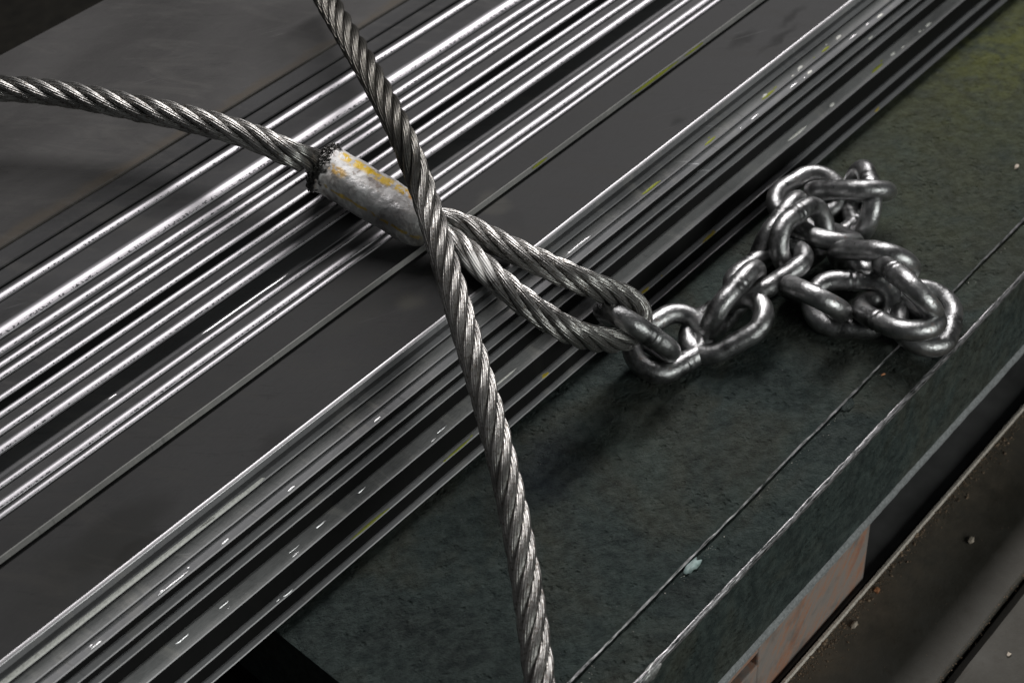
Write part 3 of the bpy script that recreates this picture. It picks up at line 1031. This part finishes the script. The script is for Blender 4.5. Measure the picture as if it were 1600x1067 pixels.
def strand_mesh(name, Q, s, D, lay, phase, mat, parent, wires=11, per=5, wear=0.0, seed=0):
    T, N, B = frames(Q)
    rs = D / 6 * 0.955
    Rh = D / 2 - rs
    ph = phase + 2 * math.pi * s / lay
    rad = np.cos(ph)[:, None] * N + np.sin(ph)[:, None] * B
    Cn = Q + Rh * rad
    Tk = np.gradient(Cn, axis=0)
    Tk /= np.linalg.norm(Tk, axis=1)[:, None]
    Nk = rad - Tk * np.sum(rad * Tk, 1)[:, None]
    Nk /= np.linalg.norm(Nk, axis=1)[:, None]
    Bk = np.cross(Tk, Nk)
    ns = wires * per
    psi = np.arange(ns) / ns * 2 * math.pi
    tw = -2 * math.pi * s / (lay * 0.62)
    rw = rs * math.sin(math.pi / wires) / (1 + math.sin(math.pi / wires))
    u = (np.arange(ns) % per) / per - 0.5
    prof = (rs - rw) * np.cos(u * 2 * math.pi / wires) + np.sqrt(np.maximum(rw ** 2 - ((rs - rw) * np.sin(u * 2 * math.pi / wires)) ** 2, 0.05 * rw ** 2))
    ang = psi[None, :] + tw[:, None]
    r2 = np.tile(prof[None, :], (len(s), 1))
    rng = np.random.RandomState(seed)
    # single wires stand slightly proud here and there
    prd = np.zeros((len(s), wires))
    for _ in range(int(len(s) * wires * 0.004)):
        a0 = rng.randint(0, len(s)); w = rng.randint(0, wires); Ln = rng.randint(6, 22)
        e = min(len(s), a0 + Ln)
        prd[a0:e, w] += (0.08 + 0.22 * rng.rand() * (1 + wear)) * np.sin(np.linspace(0, math.pi, Ln))[:e - a0]
    r2 = r2 + np.repeat(prd, per, axis=1)
    if wear:
        r2 = r2 + wear * (rng.rand(len(s), ns) - 0.5) * 0.25
    V = Cn[:, None, :] + r2[:, :, None] * (np.cos(ang)[:, :, None] * Nk[:, None, :] + np.sin(ang)[:, :, None] * Bk[:, None, :])
    return mesh_obj(name, V.reshape(-1, 3), tube_faces(len(s), ns), mat, parent, smooth=True)


def rope_mat(name, base, rough, patch=None, dark_at=None):
    k = NT(name)
    o = k.tc.outputs["Object"]
    a = k.noise(o, 60, 5, 0.6)
    b = k.noise(o, 700, 3, 0.6)
    c = k.ramp(a, [(0.3, tuple(x * 0.45 for x in base)), (0.5, base), (0.72, tuple(x * 1.35 for x in base))])
    c = k.mix(k.ramp(b, [(0.52, 0.0), (0.66, 0.8)]), c, (0.07, 0.052, 0.038))
    met = 0.92
    rg = k.math('MULTIPLY_ADD', b, 0.22, rough - 0.12)
    if dark_at is not None:
        m = k.spot(dark_at[0], dark_at[1], dark_at[2], k.warped(10, 90))
        c = k.mix(k.math('MULTIPLY', m, 0.8), c, (0.040, 0.037, 0.029))
    if patch is not None:
        w = k.warped(2.5, 500)
        m = k.spot(patch, 6.0, 11.0, w, (1.0, 0.7, 0.8))
        c = k.mix(m, c, (0.78, 0.77, 0.74))
        met = k.math('SUBTRACT', 0.92, k.math('MULTIPLY', m, 0.9))
        rg = k.math('MULTIPLY_ADD', m, 0.25, rg)
    k.set("Base Color", c)
    k.set("Metallic", met)
    k.set("Roughness", rg)
    k.set("Normal", k.bump(b, 0.5, 0.35))
    return k.m


D = 15.6
Zc = M_TOP + 9


def top_z(px, py):
    return None


# sling: comes in from the left above the grey plate, goes through the ferrule, makes an eye and returns
FER_A = at(497, 256, M_TOP + 47)      # ferrule's free end
FER_B = at(660, 352, M_TOP + 21)
zP = P0_TOP
left_pts = [at(-140, 148, zP + 44), at(-60, 139, zP + 43), at(0, 138, zP + 42), at(100, 147, zP + 41), at(200, 166, zP + 38), at(300, 187, zP + 33), at(400, 216, zP + 25), at(465, 246, zP + 16)]
eye_up = [at(700, 345, M_TOP + 19), at(735, 358, M_TOP + 15), at(790, 386, M_TOP + 11), at(850, 413, M_TOP + 6), at(910, 440, M_TOP - 3), at(960, 459, M_TOP - 20)]
eye_tip = [at(995, 476, M_TOP - 36), at(1003, 502, M_TOP - 45), at(985, 526, M_TOP - 45)]
eye_dn = [at(945, 531, M_TOP - 35), at(890, 517, M_TOP - 14), at(830, 480, M_TOP + 0), at(780, 440, M_TOP + 9), at(735, 400, M_TOP + 14), at(705, 375, M_TOP + 17)]
fa, fb = np.array(FER_A), np.array(FER_B)
ax = (fb - fa) / np.linalg.norm(fb - fa)
path1 = left_pts + [fa - ax * 2, fa + ax * 22, fa + ax * 42, fb - ax * 6] + eye_up + eye_tip + eye_dn + [fb - ax * 2 + np.array((0, 0, -3.0))]
Q1, s1 = resample(path1, 1.15)
Q1 = smooth_path(Q1, 60)
s1 = np.concatenate([[0], np.cumsum(np.linalg.norm(np.diff(Q1, axis=0), axis=1))])
sling = empty("wire_rope_sling", tuple(fa))
tag(sling, "steel wire rope with a paint-flecked ferrule, its eye looped through the chain", "wire rope")
M_ROPE = rope_mat("greased_steel_wire", (0.33, 0.325, 0.312), 0.36, at(742, 412, M_TOP + 21))
LAY = 88.0
for kk in range(6):
    strand_mesh("strand", Q1, s1, D, LAY, kk * math.pi / 3 + 0.3, M_ROPE, sling, wear=0.7, seed=kk)
T, N, B = frames(Q1)
a8 = np.arange(8) / 8 * 2 * math.pi
V = Q1[:, None, :] + 2.9 * (np.cos(a8)[None, :, None] * N[:, None, :] + np.sin(a8)[None, :, None] * B[:, None, :])
mesh_obj("rope_core", V.reshape(-1, 3), tube_faces(len(Q1), 8), MAT_DARK, sling, smooth=True)

# second rope, lying across the ferrule and the stack
p2 = [at(478, -60, zP + 34), at(510, 0, zP + 32), at(538, 48, zP + 30), at(572, 105, zP + 27), at(605, 165, zP + 22), at(634, 225, zP + 16), at(657, 285, M_TOP + 50), at(676, 345, M_TOP + 45),
      at(694, 405, M_TOP + 39), at(713, 470, M_TOP + 31), at(734, 540, M_TOP + 22), at(757, 615, M_TOP + 13), at(780, 700, M_TOP + 2), at(801, 790, M_TOP - 10), at(818, 880, M_TOP - 21), at(832, 970, M_TOP - 31), at(843, 1060, M_TOP - 40), at(852, 1150, M_TOP - 47)]
Q2, s2 = resample(p2, 1.15)
Q2 = smooth_path(Q2, 200)
s2 = np.concatenate([[0], np.cumsum(np.linalg.norm(np.diff(Q2, axis=0), axis=1))])
rope2 = empty("wire_rope", tuple(Q2[len(Q2) // 2]))
tag(rope2, "plain steel wire rope lying from top to bottom across the ferrule and the stack", "wire rope")
M_ROPE2 = rope_mat("steel_wire", (0.30, 0.294, 0.28), 0.36, None, (at(560, 90, zP + 28), 60, 150))
for kk in range(6):
    strand_mesh("strand", Q2, s2, D, LAY, kk * math.pi / 3 + 0.1, M_ROPE2, rope2, wear=0.12, seed=20 + kk)
T, N, B = frames(Q2)
V = Q2[:, None, :] + 2.9 * (np.cos(a8)[None, :, None] * N[:, None, :] + np.sin(a8)[None, :, None] * B[:, None, :])
mesh_obj("rope_core", V.reshape(-1, 3), tube_faces(len(Q2), 8), MAT_DARK, rope2, smooth=True)

# ferrule
def ferrule():
    L = np.linalg.norm(fb - fa)
    up = np.array((0, 0, 1.0))
    side = np.cross(ax, up)
    side /= np.linalg.norm(side)
    up = np.cross(side, ax)
    nr, ns = 170, 120
    V = np.zeros((nr, ns, 3))
    L0, L1 = -2.0, L + 6
    for i in range(nr):
        t = i / (nr - 1)
        # denser rings near the ends
        tt = 0.5 - 0.5 * math.cos(math.pi * t)
        x = L0 + (L1 - L0) * tt
        e0 = min(1.0, (x - L0) / 7.0)
        e1 = min(1.0, (L1 - x) / 16.0)
        sc = math.sqrt(max(0.0, 1 - (1 - e0) ** 2.6)) * (0.62 + 0.38 * math.sqrt(max(0.0, 1 - (1 - e1) ** 2)))
        if i == nr - 1:
            sc *= 0.72
        for j in range(ns):
            a = 2 * math.pi * j / ns
            ca, sa = math.cos(a), math.sin(a)
            pw = 2.7
            q = (abs(ca) ** pw + abs(sa) ** pw) ** (-1 / pw)
            w, h = 13.7, 12.6
            p = Vector((x * 0.12, ca * 1.4, sa * 1.4))
            dn = 0.7 * mnoise.noise(p * 0.9) + 0.22 * mnoise.noise(p * 3.1) + 0.10 * mnoise.noise(p * 8)
            rough_end = max(0.0, 1 - (x - L0) / 11.0)
            if rough_end > 0:
                dn += min(1, rough_end * 1.6) * (2.2 * mnoise.noise(p * 5 + Vector((4, 4, 4))) + 2.2 * mnoise.noise(p * 12) + 0.8)
            V[i, j] = fa + ax * (x + rough_end * 1.2 * mnoise.noise(p * 9)) + (side * ca * w + up * sa * h) * (q * sc) + (side * ca + up * sa) * dn * (0.3 + 0.7 * sc)
    F = [tuple(f) for f in tube_faces(nr, ns)]
    F.append(tuple(range(ns)))
    F.append(tuple((nr - 1) * ns + j for j in range(ns - 1, -1, -1)))
    k = NT("flaking_ferrule_paint")
    o = k.tc.outputs["Object"]
    w = k.warped(4.0, 260)

    def along(vec):
        n = k.n.new("ShaderNodeVectorMath")
        n.operation = 'DOT_PRODUCT'
        k.t.links.new(w, n.inputs[0])
        n.inputs[1].default_value = tuple(np.asarray(vec) / MM)
        return n.outputs["Value"]

    def smooth(v, lo, hi):
        n = k.n.new("ShaderNodeMapRange")
        n.interpolation_type = 'SMOOTHSTEP'
        k.link(v, n.inputs[0])
        n.inputs[1].default_value, n.inputs[2].default_value = lo, hi
        return n.outputs[0]

    def band(v, c0, half, soft):
        return smooth(k.math('ABSOLUTE', k.math('SUBTRACT', v, c0)), half + soft, half - soft)

    la, ls, lu = along(ax), along(side), along(up)      # millimetres along the ferrule, across it, upwards
    a = k.noise(o, 85, 5, 0.55, 0.4)
    b = k.noise(o, 420, 4, 0.55)
    cr = k.noise(o, 210, 4, 0.55, 0.25)
    c = k.ramp(a, [(0.38, (0.17, 0.145, 0.13)), (0.43, (0.40, 0.375, 0.36)), (0.50, (0.50, 0.485, 0.475)), (0.57, (0.70, 0.685, 0.675))])
    c = k.mix(k.ramp(cr, [(0.60, 0.0), (0.64, 0.75)]), c, (0.22, 0.17, 0.14))
    # bare smooth grey flank below
    flank = k.math('MULTIPLY', smooth(ls, -4.0 * YS, -8.0 * YS), smooth(la, 12, 22))
    c = k.mix(k.math('MULTIPLY', flank, 0.6), c, (0.34, 0.345, 0.35))
    yel = k.ramp(k.math('MULTIPLY_ADD', cr, 0.6, k.math('MULTIPLY', k.noise(o, 300, 3), 0.4)), [(0.435, 0.0), (0.48, 1.0)])
    m = k.math('MULTIPLY', k.math('MULTIPLY', band(ls, 4.2 * YS, 3.0, 1.6), k.math('MULTIPLY', smooth(la, 9, 12), smooth(la, L + 2, L - 4))), k.math('MULTIPLY', yel, smooth(lu, 2, 5)))
    c = k.mix(m, c, k.mix(smooth(la, L * 0.72, L * 0.86), (0.72, 0.46, 0.012), (0.55, 0.22, 0.010)))
    m = k.math('MULTIPLY', band(lu, 2.0, 1.0, 0.7), k.math('MULTIPLY', smooth(ls, -9 * YS, -11 * YS), k.math('MULTIPLY', smooth(la, 10, 14), yel)))
    c = k.mix(k.math('MULTIPLY', m, 0.85), c, (0.50, 0.33, 0.02))
    m = k.math('MULTIPLY', band(ls, -7.0 * YS, 2.2, 1.2), k.math('MULTIPLY', smooth(la, 9, 12), smooth(la, 24, 18)))
    c = k.mix(k.math('MULTIPLY', k.math('MULTIPLY', m, yel), 0.8), c, (0.48, 0.27, 0.02))
    # burnt black torn end
    end = smooth(k.math('MULTIPLY_ADD', cr, 12.0, la), 16.0, 13.0)
    c = k.mix(end, c, (0.045, 0.043, 0.040))
    far = smooth(la, L - 9, L + 6)
    c = k.mix(k.math('MULTIPLY', far, 0.75), c, (0.09, 0.085, 0.075))
    k.set("Base Color", c)
    k.set("Metallic", k.math('ADD', k.math('MULTIPLY', flank, 0.4), k.math('MULTIPLY', end, 0.6)))
    k.set("Roughness", k.math('SUBTRACT', k.math('MULTIPLY_ADD', cr, 0.35, 0.30), k.math('MULTIPLY', end, 0.30)))
    h = k.math('MULTIPLY_ADD', a, 2.2, k.math('MULTIPLY_ADD', cr, 0.9, k.math('MULTIPLY', b, 0.15)))
    k.set("Normal", k.bump(h, 0.8, 0.8))
    return mesh_obj("ferrule", V.reshape(-1, 3), F, k.m, sling, smooth=True, origin=fa)


YS = -1.0
ferrule()

# ------------------------------------------------------------------ chain
WD, LO, WO = 12.7, 61.5, 43.5


def chain_mat(name, base):
    k = NT(name)
    o = k.tc.outputs["Object"]
    a = k.noise(o, 55, 5, 0.6)
    b = k.noise(o, 600, 4, 0.65)
    c = k.ramp(a, [(0.34, tuple(x * 0.3 for x in base)), (0.5, base), (0.66, tuple(x * 1.5 for x in base))])
    rust = k.ramp(k.noise(o, 110, 5, 0.65), [(0.62, 0.0), (0.72, 0.7)])
    c = k.mix(rust, c, (0.12, 0.055, 0.028))
    k.set("Base Color", c)
    k.set("Metallic", k.math('SUBTRACT', 0.95, k.math('MULTIPLY', rust, 0.5)))
    k.set("Roughness", k.math('MULTIPLY_ADD', k.noise(o, 260, 6, 0.7), 0.42, 0.14))
    k.set("Normal", k.bump(k.math('MULTIPLY_ADD', k.noise(o, 170, 5, 0.6), 1.4, b), 0.40, 0.7))
    return k.m


M_CHAIN = chain_mat("worn_chain_steel", (0.30, 0.302, 0.302))


def link_mesh():
    R = (WO - WD) / 2
    h = (LO - WD) / 2 - R
    path = []
    n = 18
    for i in range(n + 1):
        a = -math.pi / 2 + math.pi * i / n
        path.append((h + R * math.cos(a), R * math.sin(a)))
    m = 16
    for i in range(1, m):
        path.append((h - 2 * h * i / m, R))
    for i in range(n + 1):
        a = math.pi / 2 + math.pi * i / n
        path.append((-h + R * math.cos(a), R * math.sin(a)))
    for i in range(1, m):
        path.append((-h + 2 * h * i / m, -R))
    Q = np.array([(x, y, 0) for x, y in path])
    T = np.roll(Q, -1, 0) - np.roll(Q, 1, 0)
    T /= np.linalg.norm(T, axis=1)[:, None]
    Nn = np.stack([-T[:, 1], T[:, 0], 0 * T[:, 0]], 1)
    ns = 18
    a = np.arange(ns) / ns * 2 * math.pi
    V = []
    for i, p in enumerate(Q):
        rr_ = WD / 2
        # weld ridge in the middle of one straight side
        if abs(p[1] + R) < 0.1:
            rr_ += 0.55 * math.exp(-((abs(p[0]) - 1.9) / 1.0) ** 2) - 0.25 * math.exp(-(p[0] / 0.7) ** 2)
        for t in a:
            q = rr_ * (1 + 0.03 * mnoise.noise(Vector((p[0] * .15, p[1] * .15, math.cos(t) * 1.5 + math.sin(t)))))
            V.append(p + q * (math.cos(t) * Nn[i] + math.sin(t) * np.array((0, 0, 1.0))))
    nr = len(Q)
    F = []
    for i in range(nr):
        i2 = (i + 1) % nr
        for j in range(ns):
            j2 = (j + 1) % ns
            F.append((i * ns + j, i2 * ns + j, i2 * ns + j2, i * ns + j2))
    return V, F


LV, LF = link_mesh()
proto_me = None
chain = empty("chain", at(1250, 470, 0))
tag(chain, "heavy worn steel link chain hooked on the rope eye, heaped on the green slab", "chain")


def link(p1, p2, zc, near, roll, weld_front):
    """p1, p2: photograph points of the two end wires' centres; zc: height of the link's middle; near: which end (1 or 2) lies nearer the lens;
    roll: 0 = the ring faces the lens, 90 = seen edge-on. Lifted until it rests on the slab."""
    global proto_me
    LW = LO - WD
    m = ((p1[0] + p2[0]) / 2, (p1[1] + p2[1]) / 2)
    view = ray(*m)
    view /= np.linalg.norm(view)
    for it in range(60):
        c = at(m[0], m[1], zc)
        depth = (c - CAM_C) @ CAM_R[2]
        im = (CAM_R[0] * (p2[0] - p1[0]) + CAM_R[1] * (p2[1] - p1[1])) * depth / FPX
        im = im - view * (im @ view)
        L = np.linalg.norm(im)
        q = min(1.0, L / LW)
        u = im / L * q + view * math.sqrt(1 - q * q) * (1 if near == 1 else -1)
        v0 = np.cross(view, u)
        v0 /= np.linalg.norm(v0)
        v1 = np.cross(u, v0)
        ro = math.radians(roll)
        v2 = v0 * math.cos(ro) + v1 * math.sin(ro)
        if near == 0:      # lying: axis level, roll = tilt out of the flat
            u = at(*p2, zc) - at(*p1, zc)
            u /= np.linalg.norm(u)
            v0 = np.cross((0, 0, 1.0), u)
            v2 = v0 * math.cos(ro) + np.array((0, 0, 1.0)) * math.sin(ro)
        w2 = np.cross(u, v2)
        zs = [c[2] + p[0] * u[2] + p[1] * v2[2] + p[2] * w2[2] for p in LV[::3]]
        if min(zs) >= 0.05:
            break
        zc += max(0.3, -min(zs) * 0.9)
    if proto_me is None:
        o = mesh_obj("link", LV, LF, M_CHAIN, chain, smooth=True)
        proto_me = o.data
    else:
        o = bpy.data.objects.new("link", proto_me)
        COL.objects.link(o)
        o.parent = chain
    if (v2 @ view > 0) == weld_front:      # turn the weld to the other side
        v2, w2 = -v2, -w2
    loc = Vector(c * MM) - Vector(chain.location)
    o.matrix_local = Matrix(((u[0], v2[0], w2[0], loc.x), (u[1], v2[1], w2[1], loc.y), (u[2], v2[2], w2[2], loc.z), (0, 0, 0, 1)))
    return o, q, zc


def zo4(x, y):      # crop of the photograph: origin (940,240), 2.759 px per px
    return (940 + x / 2.759, 240 + y / 2.759)


def zr5(x, y):      # origin (1220,370), 5.08
    return (1220 + x / 5.08, 370 + y / 5.08)


LINKS = [
    ("L1", zo4(30, 680), zo4(275, 850), 36, 1, 82),
    ("L2", zo4(200, 870), zo4(380, 762), 8, 0, 24),
    ("L3", zo4(375, 830), zo4(695, 655), 12, 1, -40),
    ("L4", zo4(470, 740), zo4(665, 525), 24, 1, 75),
    ("L5", zo4(590, 590), zo4(845, 415), 26, 1, -55),
    ("L6", zo4(770, 430), zo4(960, 290), 30, 1, 30),
    ("L7", zo4(875, 312), zo4(1035, 385), 12, 2, -75),
    ("L8", zo4(680, 440), zo4(850, 225), 20, 1, 75),
    ("L9", zo4(815, 240), zo4(965, 150), 8, 0, 20),
    ("L10", zo4(925, 165), zo4(1215, 160), 28, 2, 86),
    ("L11", zo4(950, 300), zo4(1070, 200), 6, 0, 10),
    ("L12", zo4(1085, 85), zo4(1150, 325), 10, 0, 75),
    ("R1", zr5(70, 420), zr5(400, 540), 16, 2, 82),
    ("R2", zr5(300, 530), zr5(830, 540), 8, 0, 28),
    ("R3", zr5(700, 510), zr5(1165, 725), 20, 2, -58),
    ("R4", zr5(840, 280), zr5(1170, 540), 30, 2, 80),
    ("R5", zr5(480, 190), zr5(990, 200), 26, 2, 65),
    ("R6", zr5(1210, 390), zr5(1090, 890), 6, 0, -14),
]
for i, (nm, a, b, zc, near, ro) in enumerate(LINKS):
    o, q, z = link(a, b, zc, near, ro, nm in ('L3', 'L10', 'R2', 'R5', 'R6', 'L5'))
    print(nm, round(q, 2), zc, round(z, 1))
